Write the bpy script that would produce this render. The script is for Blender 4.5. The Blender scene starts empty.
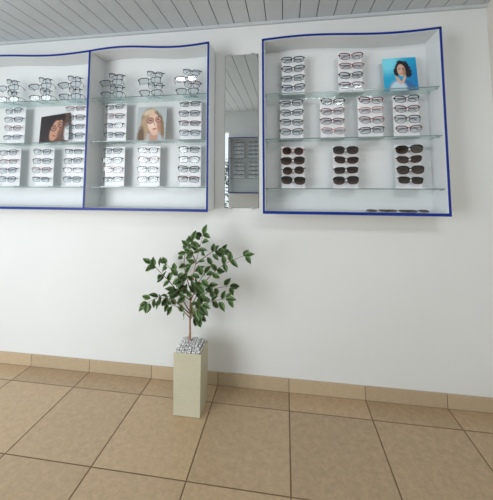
import bpy, bmesh, math, random
from mathutils import Vector, Matrix
random.seed(7)
PI=math.pi
sc=bpy.context.scene; C=sc.collection
H=1.4; TH=math.radians(8.5); PH=math.radians(4.5); F=300.0; CX,CY=240.0,158.4
D=H*1.5384
def W(px,py,Y=0.0):
    a=(px-CX)/F; b=(CY-py)/F
    f=Vector((-math.sin(TH)*math.cos(PH),math.cos(TH)*math.cos(PH),math.sin(PH)))
    r=Vector((math.cos(TH),math.sin(TH),0)); u=Vector((math.sin(TH)*math.sin(PH),-math.cos(TH)*math.sin(PH),math.cos(PH)))
    d=f+a*r+b*u; s=(Y+D)/d.y
    return d.x*s, H+d.z*s
# ---------------- materials
def lin(col): return tuple((x/255.0)**2.2 for x in col)+(1,)
def mat(name,col,rough=.5,metal=0,bump=0,bscale=60,var=0,vscale=8,spec=.5,island=0,det=4,nr=.5):
    m=bpy.data.materials.new(name); m.use_nodes=True; nt=m.node_tree; b=nt.nodes['Principled BSDF']
    c=lin(col)
    b.inputs['Base Color'].default_value=c; b.inputs['Roughness'].default_value=rough; b.inputs['Metallic'].default_value=metal
    b.inputs['Specular IOR Level'].default_value=spec
    tc=nt.nodes.new('ShaderNodeTexCoord')
    n=nt.nodes.new('ShaderNodeTexNoise'); n.inputs['Scale'].default_value=vscale; n.inputs['Detail'].default_value=det; n.inputs['Roughness'].default_value=nr
    nt.links.new(tc.outputs['Object'],n.inputs['Vector'])
    src=n.outputs['Fac']
    if island:
        g=nt.nodes.new('ShaderNodeNewGeometry'); src2=g.outputs['Random Per Island']
        mx=nt.nodes.new('ShaderNodeMath'); mx.operation='MULTIPLY_ADD'
        nt.links.new(src2,mx.inputs[0]); mx.inputs[1].default_value=island
        nt.links.new(src,mx.inputs[2]); src=mx.outputs[0]
    hs=nt.nodes.new('ShaderNodeHueSaturation'); hs.inputs['Color'].default_value=c
    mr=nt.nodes.new('ShaderNodeMapRange'); mr.inputs['From Min'].default_value=.3; mr.inputs['From Max'].default_value=.7+island
    mr.inputs['To Min'].default_value=1-max(var,.01); mr.inputs['To Max'].default_value=1+max(var,.01)
    nt.links.new(src,mr.inputs['Value']); nt.links.new(mr.outputs[0],hs.inputs['Value']); nt.links.new(hs.outputs[0],b.inputs['Base Color'])
    if bump:
        n2=nt.nodes.new('ShaderNodeTexNoise'); n2.inputs['Scale'].default_value=bscale; nt.links.new(tc.outputs['Object'],n2.inputs['Vector'])
        bp=nt.nodes.new('ShaderNodeBump'); bp.inputs['Strength'].default_value=bump; bp.inputs['Distance'].default_value=.002
        nt.links.new(n2.outputs['Fac'],bp.inputs['Height']); nt.links.new(bp.outputs[0],b.inputs['Normal'])
    return m
def thin_glass(name,col,gl=.08,rough=.03,fk=.4,col2=None):
    m=bpy.data.materials.new(name); m.use_nodes=True; nt=m.node_tree
    for n in list(nt.nodes): nt.nodes.remove(n)
    o=nt.nodes.new('ShaderNodeOutputMaterial'); t=nt.nodes.new('ShaderNodeBsdfTransparent'); g=nt.nodes.new('ShaderNodeBsdfGlossy')
    x=nt.nodes.new('ShaderNodeMixShader'); fr=nt.nodes.new('ShaderNodeLayerWeight'); fr.inputs['Blend'].default_value=.25
    a=nt.nodes.new('ShaderNodeMath'); a.operation='MULTIPLY_ADD'; a.inputs[1].default_value=fk; a.inputs[2].default_value=gl
    nt.links.new(fr.outputs['Fresnel'],a.inputs[0])
    t.inputs[0].default_value=lin(col); g.inputs['Roughness'].default_value=rough; g.inputs['Color'].default_value=(.9,.95,.95,1)
    if col2:
        tc=nt.nodes.new('ShaderNodeTexCoord'); sx=nt.nodes.new('ShaderNodeSeparateXYZ'); nt.links.new(tc.outputs['Object'],sx.inputs[0])
        mr=nt.nodes.new('ShaderNodeMapRange'); mr.inputs['From Min'].default_value=.012; mr.inputs['From Max'].default_value=-.022; nt.links.new(sx.outputs['Z'],mr.inputs['Value'])
        mx=nt.nodes.new('ShaderNodeMixRGB'); mx.inputs[1].default_value=lin(col); mx.inputs[2].default_value=lin(col2); nt.links.new(mr.outputs[0],mx.inputs[0]); nt.links.new(mx.outputs[0],t.inputs[0])
    nt.links.new(a.outputs[0],x.inputs[0]); nt.links.new(t.outputs[0],x.inputs[1]); nt.links.new(g.outputs[0],x.inputs[2]); nt.links.new(x.outputs[0],o.inputs[0])
    return m
M={}
M['wall']=mat('painted_wall',(221,224,224),.5,var=.02,vscale=1.5,bump=.15,bscale=25)
M['wallr']=mat('warm_bounce_wall',(216,212,202),.6,var=.02)  # beige tint puts the corner's warm bounce light into the wall colour
M['ceil']=mat('pvc_slats',(194,199,202),.4,var=.02)
M['gap']=mat('dark_gap',(118,121,123),.8)
M['floor']=mat('stoneware_tile',(176,152,121),.27,var=.32,vscale=28,bump=.3,bscale=120,island=.2,det=9,nr=.85)
M['grout']=mat('brown_grout',(112,92,70),.9)
M['skirt']=mat('skirting_tile',(184,165,137),.4,var=.16,vscale=30,island=.3,bump=.2,det=9,nr=.85)
M['lam']=mat('white_laminate',(222,226,228),.4,var=.01)
M['blue']=mat('blue_edge',(12,46,132),.4,spec=.3)
M['shelf']=thin_glass('glass_shelf',(243,248,247),.03,fk=.14)
M['sedge']=mat('glass_edge',(104,122,120),.15)
M['chrome']=mat('chrome',(200,200,200),.3,.7)
M['mirror']=mat('mirror_silver',(236,240,240),.01,1)
M['acr']=mat('white_acrylic',(238,241,244),.3)
M['clear']=thin_glass('clear_acrylic',(235,240,242),.1)
M['lens']=thin_glass('clear_lens',(226,232,236),.05)
M['dlens']=thin_glass('dark_lens',(40,29,28),.05,col2=(112,84,76))
M['black']=mat('black_acetate',(20,18,22),.25)
M['brown']=mat('brown_acetate',(66,42,34),.25,var=.3,vscale=120)
M['wine']=mat('wine_acetate',(105,30,42),.25)
M['grey']=mat('grey_metal',(60,60,70),.3,.3)
M['rose']=mat('rose_metal',(140,90,88),.3,.3)
M['navy']=mat('navy_acetate',(30,36,66),.25)
M['pink']=mat('pale_pink_acetate',(186,142,142),.2)
M['pot']=mat('khaki_pot',(192,189,165),.5,var=.03)
M['soil']=mat('soil',(130,126,120),.9)
M['pebble']=mat('pebble',(208,208,208),.45,var=.25,island=.6)
M['bark']=mat('bark',(160,118,94),.8,var=.2,vscale=40)
M['twig']=mat('twig',(110,92,64),.8)
M['leaf']=mat('leaf',(94,119,78),.3,var=.58,vscale=6,island=1.0)
M['pave']=mat('pavement',(150,148,142),.8,var=.1,vscale=6)
nt=M['pot'].node_tree; wv=nt.nodes.new('ShaderNodeTexWave'); wv.bands_direction='Z'; wv.inputs['Scale'].default_value=30
tc=nt.nodes.new('ShaderNodeTexCoord'); nt.links.new(tc.outputs['Object'],wv.inputs['Vector'])
bp=nt.nodes.new('ShaderNodeBump'); bp.inputs['Strength'].default_value=.45; bp.inputs['Distance'].default_value=.002
nt.links.new(wv.outputs['Fac'],bp.inputs['Height']); nt.links.new(bp.outputs[0],nt.nodes['Principled BSDF'].inputs['Normal'])
# ---------------- mesh helpers
def box(bm,x0,x1,y0,y1,z0,z1,mi=0):
    vs=[bm.verts.new(p) for p in ((x0,y0,z0),(x1,y0,z0),(x1,y1,z0),(x0,y1,z0),(x0,y0,z1),(x1,y0,z1),(x1,y1,z1),(x0,y1,z1))]
    for q in ((3,2,1,0),(4,5,6,7),(0,1,5,4),(1,2,6,5),(2,3,7,6),(3,0,4,7)):
        f=bm.faces.new([vs[i] for i in q]); f.material_index=mi
def tube(bm,pts,r,n=6,closed=False,flat=1.0):
    pts=[Vector(p) for p in pts]; N=len(pts); rr=r if isinstance(r,(list,tuple)) else [r]*N
    rings=[]; ref=None
    for i,p in enumerate(pts):
        a=pts[(i-1)%N] if (closed or i>0) else p; b=pts[(i+1)%N] if (closed or i<N-1) else p
        t=(b-a).normalized()
        if ref is None:
            ref=Vector((0,1,0)) if abs(t.y)<.9 else Vector((0,0,1))
        u=(ref-t*ref.dot(t)).normalized(); ref=u; v=t.cross(u)
        rings.append([bm.verts.new(p+(u*math.cos(2*PI*k/n)*flat+v*math.sin(2*PI*k/n))*rr[i]) for k in range(n)])
    for i in range(N if closed else N-1):
        A=rings[i];B=rings[(i+1)%N]
        for k in range(n):
            f=bm.faces.new((A[k],A[(k+1)%n],B[(k+1)%n],B[k])); f.smooth=True
    if not closed:
        bm.faces.new(rings[0][::-1]); bm.faces.new(rings[-1])
def mesh(bm,name,mats):
    bmesh.ops.recalc_face_normals(bm,faces=bm.faces)
    me=bpy.data.meshes.new(name); bm.to_mesh(me); bm.free()
    for m in (mats if isinstance(mats,list) else [mats]): me.materials.append(m)
    return me
def link(me,name,parent=None,loc=(0,0,0),rot=(0,0,0),bevel=0):
    o=bpy.data.objects.new(name,me); C.objects.link(o); o.location=loc; o.rotation_euler=rot
    if parent: o.parent=parent
    if bevel:
        b=o.modifiers.new('bevel','BEVEL'); b.width=bevel; b.segments=2; b.limit_method='ANGLE'
    return o
def tag(o,label,cat,group=None,kind=None):
    o['label']=label
    if cat: o['category']=cat
    if group: o['group']=group
    if kind: o['kind']=kind
    return o
def empty(name,loc,rot=(0,0,0)):
    o=bpy.data.objects.new(name,None); C.objects.link(o); o.location=loc; o.rotation_euler=rot; o.empty_display_size=.05; return o
def B(fn):
    bm=bmesh.new(); fn(bm); return bm
def struct(name,bm,mats,label,bevel=0):
    o=link(mesh(bm,name,mats),name,bevel=bevel); o['kind']='structure'; o['label']=label; o['category']=name.split('_')[0]; return o
# ---------------- room
XL=-3.6; XR=W(489,50)[0]; YB=-2.8; ZC=2.7695*H/1.5
XO=-.93   # right edge of the shopfront opening in the opposite wall
j0=W(90,372)[0]; j5=W(447,406)[0]; TW=(j5-j0)/5
bm=bmesh.new(); box(bm,XL,XR+.12,0,.12,-.1,ZC+.1); struct('wall_back',bm,M['wall'],'white painted wall behind the display cabinets')
bm=bmesh.new(); box(bm,XR,XR+.12,YB-.1,0,-.1,ZC+.1); struct('wall_right',bm,M['wallr'],'side wall at the right edge, warm bounced light in its colour')
bm=bmesh.new(); box(bm,XO,XR,YB-.12,YB,0,ZC); box(bm,XL,XO,YB-.12,YB,ZC-.35,ZC)
struct('wall_front',bm,M['wall'],'white wall opposite, seen only in the mirror')
bm=bmesh.new(); box(bm,XL,XR,YB,0,ZC+.008,ZC+.05,1); x=XL
while x<XR:
    x1=min(x+.114,XR); box(bm,x,x1,YB,0,ZC,ZC+.008,0); x+=.12
struct('ceiling',bm,[M['ceil'],M['gap']],'grey-white slatted ceiling')
bm=bmesh.new(); box(bm,XL,XR,-.022,0,ZC-.02,ZC); struct('trim_1',bm,M['ceil'],'narrow trim where ceiling meets wall')
bm=bmesh.new(); box(bm,XL,XR,YB-.1,0,-.05,-.0012,1)
def floorY(px,py):
    a=(px-CX)/F; b=(CY-py)/F
    dy=math.cos(TH)*math.cos(PH)+a*math.sin(TH)-b*math.cos(TH)*math.sin(PH); dz=math.sin(PH)+b*math.cos(PH)
    return -D+dy*(H/-dz)
r1=(floorY(293,412)+floorY(80,387))/2; r2=floorY(0,458)
ys=[-.009,r1]
while ys[-1]>YB: ys.append(ys[-1]-(TW+ (r1-r2))/2)
g=.0035
xs=[j0+k*TW for k in range(-6,9)]
for i in range(len(ys)-1):
    for k in range(len(xs)-1):
        a,b=max(xs[k]+g,XL),min(xs[k+1]-g,XR)
        if b-a<.02: continue
        box(bm,a,b,max(ys[i+1]+g,YB),ys[i]-g,-.03,0,0)
struct('floor',bm,[M['floor'],M['grout']],'tan speckled square floor tiles with brown grout',bevel=.0006)
bm=bmesh.new(); box(bm,XL,XR,-.0095,0,-.03,.083,1)
for k in range(len(xs)-1):
    a,b=max(xs[k]+.002,XL),min(xs[k+1]-.002,XR)
    if b-a>.02: box(bm,a,b,-.011,0,0,.085,0)
struct('baseboard_back',bm,[M['skirt'],M['grout']],'tan tile skirting along the white wall',bevel=.0008)
bm=bmesh.new(); box(bm,-8,XR,-9,YB-.121,-.1,-.04); struct('ground',bm,M['pave'],'pavement outside the shopfront')
# ---------------- cabinets
DEP=.19; YF=-DEP
def cabinet(label,xs,zb,ztf,shelfz,yo=0,flip=False):
    T=.016
    root=empty('display_cabinet',((xs[0]+xs[-1])/2,yo,zb),(0,0,PI if flip else 0)); tag(root,label,'cabinet','blue-edged wall display cabinets')
    ox,oz=(xs[0]+xs[-1])/2,zb
    def P(name,bm,m,parent=root,bevel=0,lab=None):
        bmesh.ops.translate(bm,verts=bm.verts,vec=(-ox,0,-oz)); o=link(mesh(bm,name,m),name,parent,bevel=bevel)
        if lab:o['label']=lab
        return o
    x0,x1=xs[0],xs[-1]
    def seg(a,b):
        def z(x): return ztf((x-a)/(b-a))
        return z
    def strip(bm,a,b,y0,y1,t0,t1,zlow=None):
        z=seg(a,b); n=28; pr=None
        for i in range(n+1):
            x=a+(b-a)*i/n; zz=z(x); lo=zz+t0 if zlow is None else zlow
            q=[bm.verts.new(v) for v in ((x,y0,lo),(x,y1,lo),(x,y1,zz+t1),(x,y0,zz+t1))]
            if pr:
                for k in range(4): bm.faces.new((pr[k],pr[(k+1)%4],q[(k+1)%4],q[k])).smooth=False
            else: bm.faces.new(q)
            pr=q
        bm.faces.new(pr)
    for a,b in zip(xs[:-1],xs[1:]): P('back_panel',B(lambda bm:strip(bm,a,b,-.009,-.002,0,-T,zlow=zb+T)),M['lam'])
    P('bottom_panel',B(lambda bm:box(bm,x0,x1,YF,-.001,zb,zb+T)),M['lam'])
    ze=ztf(0)-T
    for x in (x0,x1-T): P('side_panel',B(lambda bm:box(bm,x,x+T,YF,-.001,zb+T,ze)),M['lam'])
    for x in xs[1:-1]: P('partition',B(lambda bm:box(bm,x-T/2,x+T/2,YF,-.009,zb+T,ze)),M['lam'])
    for a,b in zip(xs[:-1],xs[1:]): P('top_panel',B(lambda bm:strip(bm,a,b,YF,-.001,-T,0)),M['lam'])
    def trim(bm):
        y0,y1=YF-.004,YF; w=.013
        box(bm,x0-.001,x1+.001,y0,y1,zb-.001,zb+T+.001)
        for x in (x0-.001,x1-w+.001): box(bm,x,x+w,y0,y1,zb+T,ztf(0)-.004)
        for x in xs[1:-1]: box(bm,x-w/2,x+w/2,y0,y1,zb+T,ztf(0)-.004)
        for a,b in zip(xs[:-1],xs[1:]): strip(bm,a,b,y0,y1,-w,.001)
    P('edge_trim',B(trim),M['blue'],lab='blue edging strip')
    for a,b in zip(xs[:-1],xs[1:]):
        for z in shelfz:
            def sf(bm):
                box(bm,a+T,b-T,YF+.022,-.012,z-.005,z,0)
                box(bm,a+T,b-T,YF+.021,YF+.0219,z-.005,z,1)
            s=P('shelf',B(sf),[M['shelf'],M['sedge']],lab='clear glass shelf')
            for xx in (a+T+.008,b-T-.008):
                for yy in (YF+.05,-.04):
                    P('bracket',B(lambda bm:box(bm,xx-.007,xx+.007,yy-.006,yy+.006,z-.014,z-.0055)),M['chrome'],s)
    return root
def zz(px,py): return W(px,py,YF+.02)[1]
Rx=[W(262.5,125,YF)[0],W(446.5,125,YF)[0]]; Lx=[W(-46,125,YF)[0],W(87,125,YF)[0],W(208.5,125,YF)[0]]
Rb=W(357,215,YF)[1]; Rt=(W(263,39,YF)[1]+W(441,27,YF)[1])/2
Lb=(W(150,211,YF)[1]); Lt=(W(91,50,YF)[1]+W(208,42,YF)[1])/2
Rs=[zz(350,90),zz(350,137),zz(350,188.5)]; Ls=[zz(150,95.5),zz(150,140),zz(150,187)]
wr=lambda s:Rt+.012*math.sin(2*PI*s)
wl=lambda s:Lt+.014*math.sin(2*PI*s)
cabinet('white cabinet with blue edges holding sunglasses, right of the mirror',Rx,Rb,wr,Rs)
cabinet('wide two-bay white cabinet with blue edges left of the mirror',Lx,Lb,wl,Ls)
# ---------------- mirror
mx0=W(225,130)[0]; mx1=W(258.5,130)[0]; mz0=W(241,208)[1]; mz1=W(241,55)[1]
root=empty('wall_mirror',((mx0+mx1)/2,0,mz0)); tag(root,'tall narrow frameless mirror strip between the two cabinets','mirror')
hw=(mx1-mx0)/2; hh=mz1-mz0
link(mesh(B(lambda bm:box(bm,-hw,hw,-.004,-.001,0,hh)),'backing',M['sedge']),'backing',root)
link(mesh(B(lambda bm:box(bm,-hw+.002,hw-.002,-.0065,-.004,.002,hh-.002)),'mirror_glass',M['mirror']),'mirror_glass',root)
for sx in (-1,1):
    for z in (0,hh):
        link(mesh(B(lambda bm:box(bm,-.01,.01,-.011,0,-.008,.008)),'clip',M['chrome']),'clip',root,(sx*hw*.65,0,z),bevel=.002)
# ---------------- spectacles
def loop(style,s,k,n=22):
    a=2*PI*k/n; c,q=math.cos(a),math.sin(a)
    e={'rect':.62,'round':.95,'cat':.75,'big':.75,'thin':.6}[style]
    w={'rect':.031,'round':.028,'cat':.031,'big':.0325,'thin':.030}[style]; h={'rect':.019,'round':.023,'cat':.020,'big':.0235,'thin':.016}[style]
    x=w*math.copysign(abs(c)**e,c); z=h*math.copysign(abs(q)**e,q)
    if style=='cat': z+=.006*(x*s/w) if x*s>0 else 0
    if style in('big','rect'): x*=(1+.08*z/h)
    return x,z
cx_={'rect':.0375,'round':.036,'cat':.0375,'big':.040,'thin':.037}
cache={}
def gmeshes(style,matn,thick,lensm,openT):
    key=(style,matn,thick,lensm,openT)
    if key in cache: return cache[key]
    n=22
    def front(bm):
        for s in(-1,1):
            pts=[];rr=[]
            for k in range(n):
                x,z=loop(style,s,k,n); pts.append((s*cx_[style]+x,0,z)); rr.append(thick*(1.4 if z>.004 else .72))
            tube(bm,pts,rr,6,True)
            ex=s*(cx_[style]+.028); tube(bm,[(ex,0,.012),(s*.073,.001,.012),(s*.0745,.008,.012)],thick*1.2,6)
        tube(bm,[(-.011,0,.004),(-.005,-.001,.009),(.005,-.001,.009),(.011,0,.004)],thick*1.1,6)
    def lens(s):
        def f(bm):
            vs=[]
            for k in range(n):
                x,z=loop(style,s,k,n); vs.append(bm.verts.new((s*cx_[style]+x*.97,0,z*.97)))
            bm.faces.new(vs)
        return f
    def temple(s):
        def f(bm):
            if openT: p=[(s*.0745,.008,.012),(s*.073,.04,.012),(s*.071,.075,.010),(s*.069,.095,-.006)]
            else:
                y=.012 if s<0 else .018
                p=[(s*.0745,.008,.012),(s*.070,y,.011),(0,y+.001,.009),(-s*.040,y,.006),(-s*.055,y,-.006)]
            tube(bm,p,[thick*.85]*(len(p)-1)+[thick*1.2],6)
        return f
    r=[('frame_front',mesh(B(front),'frame_front',M[matn]))]
    r+=[('lens',mesh(B(lens(s)),'lens',M[lensm])) for s in(-1,1)]
    r+=[('temple',mesh(B(temple(s)),'temple',M[matn])) for s in(-1,1)]
    cache[key]=r; return r
def glasses(loc,rot,spec,label,group,sc_=1.08,openT=False):
    style,matn,th,lm=spec
    nm='sunglasses' if lm=='dlens' else 'eyeglasses'
    r=empty(nm,loc,rot); r.scale=(sc_,)*3; tag(r,label,'sunglasses' if lm=='dlens' else 'glasses',group)
    for n_,me in gmeshes(style,matn,th,lm,openT): link(me,n_,r)
    return r
cname={'black':'black','brown':'brown','wine':'wine-red','grey':'grey','rose':'rose','navy':'navy','pink':'pale-pink'}
ordn=['top','second from top','third from top','bottom']
rackc={}
def rack(px,shz,lab,specs,Y=-.075,pyref=120,flip=False,X=None,w=.155,gap=.066,RH=.283):
    x=W(px,pyref,Y)[0] if X is None else X
    R=empty('eyewear_rack',(x,Y,shz),(0,0,PI if flip else 0))
    kind='sunglasses' if specs[0][3]=='dlens' else 'eyeglasses'
    tag(R,'white rack of four %s, %s'%(kind,lab.replace(' rack','')),'rack','white eyewear racks')
    if RH not in rackc:
        rackc[RH]=mesh(B(lambda bm:box(bm,-w/2,w/2,-.0015,.0015,.004,RH)),'back_panel',M['acr'])
    if 'b' not in rackc:
        rackc['b']=mesh(B(lambda bm:box(bm,-w/2,w/2,-.05,.04,0,.004)),'foot',M['acr'])
        rackc['n']=mesh(B(lambda bm:(tube(bm,[(0,-.0015,-.004),(0,-.022,-.004),(0,-.038,.0)],.0045,8))),'nose_rest',M['acr'])
    link(rackc[RH],'back_panel',R); link(rackc['b'],'foot',R)
    for i,sp in enumerate(specs):
        z=RH-.034-i*gap
        link(rackc['n'],'nose_rest',R,(0,0,z+.002))
        s=-1 if flip else 1
        y=Y-.034*s
        glasses((x+random.uniform(-.004,.004),y,shz+z),(random.uniform(-.08,.08),random.uniform(-.05,.05),(PI if flip else 0)+random.uniform(-.08,.08)),sp,
            '%s %s, %s on %s'%(cname[sp[1]],kind,ordn[i],lab),kind+' on racks')
    return R
def S(cols,styles=('rect','cat','rect','cat'),th=.0021,lm='lens'): return [(st,c,th,lm) for st,c in zip(styles,cols)]
RC='right cabinet'; LL="left cabinet's left bay"; LR="left cabinet's right bay"
def L_(pos,row,cab): return '%s %s-shelf rack, %s'%(pos,row,cab)
rack(293,Rs[0],L_('left','top',RC),S(['grey','black','grey','navy']),pyref=70)
rack(350,Rs[0],L_('right','top',RC),S(['wine','rose','black','wine'],('cat','rect','cat','rect')),pyref=70)
rack(291.5,Rs[1],L_('leftmost','middle',RC),S(['black','grey','black','brown']))
rack(332,Rs[1],L_('second','middle',RC),S(['brown','rose','wine','pink'],('cat','cat','rect','cat')))
rack(370,Rs[1],L_('third','middle',RC),S(['wine','pink','rose','brown'],('cat','rect','cat','rect')))
rack(406,Rs[1],L_('rightmost','middle',RC),S(['black','wine','brown','wine'],('cat','cat','big','cat')))
rack(293,Rs[2],L_('left','lower',RC),S(['rose','brown','brown','black'],('round','big','round','big'),.0018,'dlens'),pyref=165)
rack(345,Rs[2],L_('middle','lower',RC),S(['grey','brown','black','black'],('big','cat','rect','big'),.002,'dlens'),pyref=165)
rack(408,Rs[2],L_('right','lower',RC),S(['black','brown','black','black'],('big','cat','big','rect'),.0024,'dlens'),pyref=165)
thin=('thin','rect','thin','rect')
lk=dict(RH=.298,gap=.070)
rack(117,Ls[1],L_('left','middle',LR),S(['grey','rose','grey','grey'],thin,.0016),**lk)
rack(191,Ls[1],L_('right','middle',LR),S(['black','grey','wine','grey'],thin,.0019),**lk)
rack(115,Ls[2],L_('left','lower',LR),S(['grey','grey','rose','grey'],('rect','rect','cat','thin'),.0016),pyref=165,**lk)
rack(150,Ls[2],L_('middle','lower',LR),S(['grey','rose','grey','grey'],('thin','cat','rect','rect'),.0016),pyref=165,**lk)
rack(190.5,Ls[2],L_('right','lower',LR),S(['black','grey','black','wine'],('rect','rect','cat','rect'),.002),pyref=165,**lk)
rack(17,Ls[1],L_('left','middle',LL),S(['grey','grey','rose','grey'],('rect','rect','cat','thin'),.0016),**lk)
rack(78,Ls[1],L_('right','middle',LL),S(['rose','brown','grey','black'],thin,.0016),**lk)
rack(12,Ls[2],L_('left','lower',LL),S(['grey','rose','grey','grey'],('rect','thin','rect','cat'),.0016),pyref=165,**lk)
rack(45,Ls[2],L_('middle','lower',LL),S(['grey','grey','rose','grey'],('cat','rect','cat','thin'),.0016),pyref=165,**lk)
rack(76,Ls[2],L_('right','lower',LL),S(['grey','brown','grey','grey'],thin,.0016),pyref=165,**lk)
def post(px,shz,pos,bay,cols,pyref=80):
    Y=-.095; x=W(px,pyref,Y)[0]
    R=empty('eyewear_post',(x,Y,shz)); tag(R,'clear post holding four eyeglasses, %s on the top shelf, %s'%(pos,bay),'display stand','clear eyewear posts')
    link(mesh(B(lambda bm:box(bm,-.05,.05,-.035,.035,0,.004)),'foot',M['clear']),'foot',R)
    link(mesh(B(lambda bm:tube(bm,[(0,0,.004),(0,0,.185)],.004,8)),'post',M['clear']),'post',R)
    for i,cc in enumerate(cols):
        z=.168-i*.046; sx=(.016,-.020,.022,-.012)[i]; rz=(-.3,.4,-.4,.3)[i]
        link(mesh(B(lambda bm:tube(bm,[(0,0,z-.004),(sx,-.038,z-.004)],.003,6)),'peg',M['clear']),'peg',R)
        glasses((x+sx,Y-.04,shz+z),(.1,(.24,-.2,.22,-.08)[i],rz),(('thin','rect','cat','rect')[i],cc,.0019,'lens'),
          '%s eyeglasses, %s pair on %s top-shelf post, %s'%(cname[cc],('top','second','third','bottom')[i],pos,bay),'eyeglasses on clear posts',openT=(i%2==1),sc_=1.1)
post(117,Ls[0],'left',LR,['black','grey','black','grey'])
post(155,Ls[0],'middle',LR,['grey','black','grey','brown'])
post(191,Ls[0],'right',LR,['grey','brown','wine','grey'])
post(15,Ls[0],'left',LL,['grey','grey','black','grey'])
post(47,Ls[0],'middle',LL,['black','black','grey','grey'])
post(76,Ls[0],'right',LL,['grey','grey','brown','black'])
for i,px in enumerate((378,398,418)):
    Y=-.15; x=W(px,211,Y)[0]
    glasses((x,Y,Rb+.016+.009),(-1.4,0,(.1,-.12,.15)[i]),('big',('black','brown','black')[i],.0016,'dlens'),
      '%s sunglasses lying on the right cabinet floor, %s of three'%(('black','brown','black')[i],('left','middle','right')[i]),'sunglasses on the cabinet floor',openT=False,sc_=.92)
# ---------------- pictures: soft procedural portraits printed on real cards
def print_mat(name,w,h,base,layers):
    m=bpy.data.materials.new(name); m.use_nodes=True; nt=m.node_tree; b=nt.nodes['Principled BSDF']; b.inputs['Roughness'].default_value=.35
    tc=nt.nodes.new('ShaderNodeTexCoord'); nz=nt.nodes.new('ShaderNodeTexNoise'); nz.inputs['Scale'].default_value=70; nz.inputs['Detail'].default_value=3
    nt.links.new(tc.outputs['Object'],nz.inputs['Vector'])
    sub=nt.nodes.new('ShaderNodeVectorMath'); sub.operation='SUBTRACT'; sub.inputs[1].default_value=(.5,.5,.5); nt.links.new(nz.outputs['Color'],sub.inputs[0])
    prev=None
    for (col,cx,cy,rx,ry,rot,soft,dist) in layers:
        v=tc.outputs['Object']
        if dist:
            s=nt.nodes.new('ShaderNodeVectorMath'); s.operation='SCALE'; s.inputs['Scale'].default_value=dist*w; nt.links.new(sub.outputs[0],s.inputs[0])
            a=nt.nodes.new('ShaderNodeVectorMath'); a.operation='ADD'; nt.links.new(v,a.inputs[0]); nt.links.new(s.outputs[0],a.inputs[1]); v=a.outputs[0]
        mp=nt.nodes.new('ShaderNodeMapping'); mp.vector_type='TEXTURE'
        mp.inputs['Location'].default_value=((cx-.5)*w,0,cy*h); mp.inputs['Rotation'].default_value=(0,-rot,0); mp.inputs['Scale'].default_value=(rx*w,1,ry*h)
        nt.links.new(v,mp.inputs[0]); ln=nt.nodes.new('ShaderNodeVectorMath'); ln.operation='LENGTH'; nt.links.new(mp.outputs[0],ln.inputs[0])
        mr=nt.nodes.new('ShaderNodeMapRange'); mr.interpolation_type='SMOOTHSTEP'
        mr.inputs['From Min'].default_value=1-soft; mr.inputs['From Max'].default_value=1+soft; mr.inputs['To Min'].default_value=1; mr.inputs['To Max'].default_value=0
        nt.links.new(ln.outputs['Value'],mr.inputs['Value'])
        mx=nt.nodes.new('ShaderNodeMixRGB'); nt.links.new(mr.outputs[0],mx.inputs[0]); mx.inputs[2].default_value=lin(col)
        if prev: nt.links.new(prev,mx.inputs[1])
        else: mx.inputs[1].default_value=lin(base)
        prev=mx.outputs[0]
    nt.links.new(prev,b.inputs['Base Color']); return m
def picture(label,px0,px1,py,shz,asp,base,layers,Y=-.1,tilt=.12,rz=0,ry=0):
    a=W(px0,py,Y)[0]; b=W(px1,py,Y)[0]; w=b-a; h=w*asp
    lift=abs(math.sin(ry))*w/2+.0012
    R=empty('display_card',((a+b)/2,Y,shz),(0,0,rz)); tag(R,label,'picture')
    m=print_mat('portrait_print',w,h,base,layers)
    link(mesh(B(lambda bm:box(bm,-w/2,w/2,0,.003,0,h)),'print',m),'print',R,(0,0,lift),(-tilt,ry,0))
    link(mesh(B(lambda bm:box(bm,-.012,.012,.004,.007,0,h*.6)),'easel_strut',M['acr']),'easel_strut',R,(0,.05,.001),(tilt*1.6,0,0))
sk=(220,184,166)
picture('teal poster of a dark-haired person resting chin on hands, top shelf',384,418,70,Rs[0],1.12,(26,164,210),[
 ((120,218,240),.12,.9,.4,.35,0,.6,0),((22,126,186),.95,.3,.3,.5,0,.7,0),((22,20,30),.56,.70,.20,.22,0,.1,.25),((26,26,38),.71,.58,.12,.19,.3,.15,.25),((26,26,38),.41,.58,.08,.16,0,.15,.2),
 ((50,104,158),.52,.0,.42,.34,0,.1,.0),((190,216,234),.42,.02,.26,.28,0,.25,.0),((206,168,150),.54,.62,.12,.185,.1,.1,0),((160,118,104),.62,.58,.045,.14,.1,.6,0),
 ((208,172,154),.44,.32,.045,.15,.5,.2,0),((208,172,154),.60,.34,.04,.13,-.4,.2,0),
 ((70,46,46),.49,.66,.030,.014,0,.5,0),((70,46,46),.60,.66,.027,.014,0,.5,0),((170,84,86),.545,.52,.033,.013,0,.5,0)])
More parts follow.
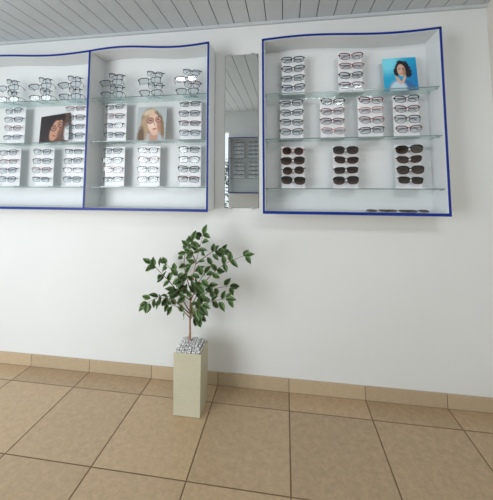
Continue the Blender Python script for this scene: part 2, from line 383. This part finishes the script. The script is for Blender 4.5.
picture('portrait card of a blonde person wearing tinted glasses, middle shelf',136.5,165,122,Ls[1],1.2,(176,186,190),[
 ((126,104,84),.50,.58,.34,.38,.3,.14,.1),((176,152,124),.26,.36,.16,.42,-.1,.3,.12),((104,84,66),.16,.12,.12,.3,0,.4,.08),((140,114,88),.86,.42,.08,.34,.15,.3,.1),((210,192,164),.40,.84,.22,.08,.3,.5,.08),
 ((190,148,130),.60,.10,.15,.2,.1,.2,0),(sk,.58,.50,.21,.33,.15,.1,0),((234,206,190),.53,.46,.12,.14,.2,.7,0),((176,132,114),.76,.42,.06,.2,.15,.7,0),
 ((72,48,44),.45,.595,.125,.092,.12,.08,0),((184,142,128),.45,.595,.107,.076,.12,.12,0),((72,48,44),.73,.62,.107,.088,.12,.08,0),((184,142,128),.73,.62,.09,.072,.12,.12,0),
 ((74,54,52),.46,.60,.042,.018,.1,.5,0),((74,54,52),.72,.625,.037,.018,.1,.5,0),((190,146,130),.60,.50,.02,.05,.1,.6,0),((178,88,90),.61,.35,.07,.022,.12,.35,0)],rz=.05)
picture('brown photo card of a person in glasses, tilted on middle shelf',38,70,128,Ls[1],.8,(92,68,58),[
 ((36,26,26),.08,.6,.3,.9,.2,.4,.05),((30,22,22),.52,.74,.34,.34,-.3,.2,.12),((184,138,116),.56,.44,.18,.42,-.45,.12,0),((120,82,68),.70,.36,.06,.26,-.45,.7,0),((28,20,22),.62,.92,.26,.15,-.2,.2,.1),
 ((30,22,24),.47,.50,.105,.115,-.4,.1,0),((160,118,100),.47,.50,.085,.092,-.4,.2,0),((30,22,24),.70,.60,.095,.115,-.4,.1,0),((160,118,100),.70,.60,.076,.092,-.4,.2,0),
 ((60,42,40),.475,.505,.03,.02,-.4,.5,0),((60,42,40),.69,.60,.028,.02,-.4,.5,0),((150,72,66),.50,.22,.055,.028,-.3,.4,0),((206,212,216),1.0,.15,.14,.4,.2,.3,.05)],rz=-.1,ry=-.08)
# ---------------- opposite cabinet (seen in the mirror)
ox=[-.90,-.22]
cabinet('blue-edged cabinet on the opposite wall, seen only in the mirror',ox,1.22,lambda s:2.12,[1.46,1.79],yo=YB,flip=True)
for c_,xx in (('left',-.74),('right',-.50)):
    for r_,zv in (('upper',1.79),('lower',1.46)):
        rack(0,zv,'%s %s-shelf rack, cabinet in the mirror'%(c_,r_),S(['black','grey','black','brown']),Y=YB+.075,X=xx,flip=True)
# ---------------- plant
px_,pyb=186.5,417
Yp=floorY(px_,pyb); Xp=W(px_,pyb,Yp)[0]; PW=.166; PT=.174
Yc=Yp+PW/2
ph=W(184,353,Yp)[1]
plant=empty('potted_plant',(Xp,Yc,0)); tag(plant,'artificial ficus with green leaves in square ribbed beige pot','plant')
def potf(bm):
    def ring(w,z): return [bm.verts.new((sx*w/2,sy*w/2,z)) for sx,sy in((-1,-1),(1,-1),(1,1),(-1,1))]
    L=[ring(PW,0),ring(PT,ph),ring(PT-.016,ph),ring(PT-.022,ph-.045)]
    bm.faces.new(L[0][::-1])
    for a,b in zip(L[:-1],L[1:]):
        for k in range(4): bm.faces.new((a[k],a[(k+1)%4],b[(k+1)%4],b[k]))
link(mesh(B(potf),'pot',M['pot']),'pot',plant,bevel=.003)
link(mesh(B(lambda bm:box(bm,-PT/2+.014,PT/2-.014,-PT/2+.014,PT/2-.014,ph-.06,ph-.006)),'soil',M['soil']),'soil',plant)
def peb(bm):
    n=11
    for ly,(m_,zl) in enumerate(((11,.004),(9,.016),(6,.027))):
        w=(PT/2-.012)*(m_/11)
        for i in range(m_):
            for j in range(m_):
                a=-w+2*w*i/(m_-1)+random.uniform(-.003,.003); b=-w+2*w*j/(m_-1)+random.uniform(-.003,.003)
                r=random.uniform(.0075,.0105)
                m=Matrix.Translation((a,b,ph+zl+random.uniform(-.003,.004)))@Matrix.Rotation(random.uniform(0,6),4,'Z')@Matrix.Diagonal((r,r*.85,r*.75,1))
                g_=bmesh.ops.create_icosphere(bm,subdivisions=2,radius=1,matrix=m)
                for v in g_['verts']:
                    for f in v.link_faces: f.smooth=True
pb=link(mesh(B(peb),'pebbles',M['pebble']),'pebbles',None,(Xp,Yc,0)); tag(pb,'small white and grey pebbles filling the top of the beige plant pot','pebbles',kind='stuff')
def V(px,py,dy=0):
    x,z=W(px,py,Yc+dy); return Vector((x-Xp,dy,z))
br=[ [(189,352,0),(190,335,0),(190,318,.01),(191,290,.01),(196,262,.0),(203,235,-.02)],
 [(191,292,.01),(184,266,.05),(187,246,.07)],
 [(190,312,0),(174,287,-.04),(161,273,-.07),(152,264,-.08)],
 [(191,306,0),(206,281,-.03),(223,265,-.06),(243,256,-.08)],
 [(190,314,0),(174,301,-.08),(158,298,-.12),(147,303,-.14)],
 [(190,308,0),(209,291,.06),(229,286,.09)],
 [(190,316,0),(206,303,-.06),(225,299,-.1)],
 [(191,296,0),(178,277,.06),(166,264,.09)],
 [(196,264,0),(212,252,.04),(221,250,.05)],
 [(190,318,0),(197,306,-.1),(202,304,-.14)],
 [(190,318,0),(180,308,.07),(168,304,.11)],
 [(191,300,0),(198,284,-.09),(204,273,-.13)],
 [(191,300,0),(184,286,-.08),(178,276,-.12)],
 [(190,320,0),(195,313,.03),(198,318,.04)],
 [(190,300,0),(196,292,-.05),(208,286,-.09)],
 [(190,300,0),(182,294,-.05),(176,290,-.08)],
 [(196,262,0),(191,250,-.05),(192,241,-.06)] ]
def smooth(p,n=3):
    P=[V(*q) for q in p]; out=[]
    for i in range(len(P)-1):
        p0=P[max(0,i-1)];p1=P[i];p2=P[i+1];p3=P[min(len(P)-1,i+2)]
        for k in range(n):
            t=k/n; out.append(.5*((2*p1)+(p2-p0)*t+(2*p0-5*p1+4*p2-p3)*t*t+(3*p1-p0-3*p2+p3)*t**3))
    out.append(P[-1]); return out
SB=[smooth(b) for b in br]
tr=SB[0]; tr[0].z=ph-.03
link(mesh(B(lambda bm:tube(bm,tr,[.0085-.007*min(1,i/(len(tr)-1)*1.1) for i in range(len(tr))],8)),'trunk',M['bark']),'trunk',plant)
for b in SB[1:]:
    link(mesh(B(lambda bm:tube(bm,b,[.0034-.0022*i/(len(b)-1) for i in range(len(b))],6)),'branch',M['twig']),'branch',plant)
def leaf(bm,p,d,ln,wd,up):
    d=d.normalized(); s=d.cross(up)
    if s.length<.1: s=Vector((1,0,0))
    s.normalize(); n=s.cross(d)
    prof=[(0.06,.0),(.14,.35),(.28,.85),(.45,1),(.62,.92),(.78,.62),(.9,.28),(1,0)]
    mid=[];l=[];r=[]
    for t,w in prof:
        c=p+d*(t*ln)+n*(-.2*ln*t*t)
        mid.append(bm.verts.new(c))
        w_=w*wd/2
        l.append(bm.verts.new(c+s*w_+n*w_*.3) if w else None); r.append(bm.verts.new(c-s*w_+n*w_*.3) if w else None)
    for i in range(0,len(prof)-1):
        for side in(l,r):
            vs=[v for v in [mid[i],mid[i+1],side[i+1],side[i]] if v is not None]
            if len(vs)>=3: bm.faces.new(vs).smooth=True
    tube(bm,[p,p+d*(.08*ln)],.0009,4)
def leaves(bm):
    for bi,b in enumerate(SB):
        st=int(len(b)*(.58 if bi==0 else .42))
        for i in range(st,len(b)):
            tan=(b[min(i+1,len(b)-1)]-b[i-1]).normalized()
            for s in (-1,1):
                if random.random()<.15: continue
                side=tan.cross(Vector((random.uniform(-.5,.5),-1,random.uniform(-.3,.6)))).normalized()
                d=tan*random.uniform(.2,.8)+side*s*random.uniform(.4,1)+Vector((0,random.uniform(-.6,.3),random.uniform(-.7,.05)))
                leaf(bm,b[i]+Vector((random.uniform(-.012,.012),random.uniform(-.012,.012),random.uniform(-.012,.012))),d,random.uniform(.052,.076),random.uniform(.029,.038),Vector((random.uniform(-.7,.7),-.75,random.uniform(.0,1))))
        leaf(bm,b[-1],b[-1]-b[-2]+Vector((0,0,-.004)),.072,.034,Vector((.1,-.7,.6)))
bm=B(leaves)
me=bpy.data.meshes.new('leaves'); bm.to_mesh(me); bm.free(); me.materials.append(M['leaf'])
link(me,'leaves',plant)
# shrub outside the shopfront, reflected in the mirror
sh=empty('outdoor_shrub',(-1.3,-4.0,-.04)); tag(sh,'leafy green shrub outdoors, seen only in the mirror','shrub')
def shl(bm):
    for i in range(900):
        a=random.uniform(0,2*PI); z=random.uniform(.5,1.9); r=.36*math.sqrt(random.random())*(1-.4*abs(z-1.2))
        d=Vector((math.cos(a),math.sin(a),random.uniform(-.3,.6)))
        leaf(bm,Vector((r*math.cos(a),r*math.sin(a),z)),d,.1,.05,Vector((random.uniform(-.4,.4),.3,1)))
bm=B(shl); me=bpy.data.meshes.new('foliage'); bm.to_mesh(me); bm.free(); me.materials.append(M['leaf']); link(me,'foliage',sh)
link(mesh(B(lambda bm:tube(bm,[(0,0,0),(.01,0,.6),(0,.01,1.4)],[.03,.025,.01],8)),'stem',M['twig']),'stem',sh)
# ---------------- light
def area(loc,target,sx,sy,pw,col):
    l=bpy.data.lights.new('lamp','AREA'); l.shape='RECTANGLE'; l.size=sx; l.size_y=sy; l.energy=pw; l.color=col
    o=bpy.data.objects.new('daylight_or_fill',l); C.objects.link(o); o.location=loc; o.rotation_euler=(Vector(target)-Vector(loc)).to_track_quat('-Z','Y').to_euler()
area((-2.6,-3.1,1.35),(-.1,0,.95),1.5,2.0,70,(.97,.99,1))
w=bpy.data.worlds.new('World'); sc.world=w; w.use_nodes=True
w.node_tree.nodes['Background'].inputs[0].default_value=(.88,.94,1,1); w.node_tree.nodes['Background'].inputs[1].default_value=1.22
area((.75,-2.2,ZC-.06),(.6,-1.0,0.6),.9,.3,14,(.98,.99,1))  # added fill under the ceiling, outside the mirror's view, brightens the right part
sc.view_settings.view_transform='Standard'
# ---------------- camera
cd=bpy.data.cameras.new('cam'); co=bpy.data.objects.new('cam',cd); C.objects.link(co); sc.camera=co
co.location=(0,-D,H); co.rotation_euler=(PI/2+PH,0,TH)
cd.sensor_fit='HORIZONTAL'; cd.sensor_width=36; cd.lens=36*F/493; cd.shift_x=(246.5-CX)/493; cd.shift_y=(CY-250)/493; cd.clip_start=.02
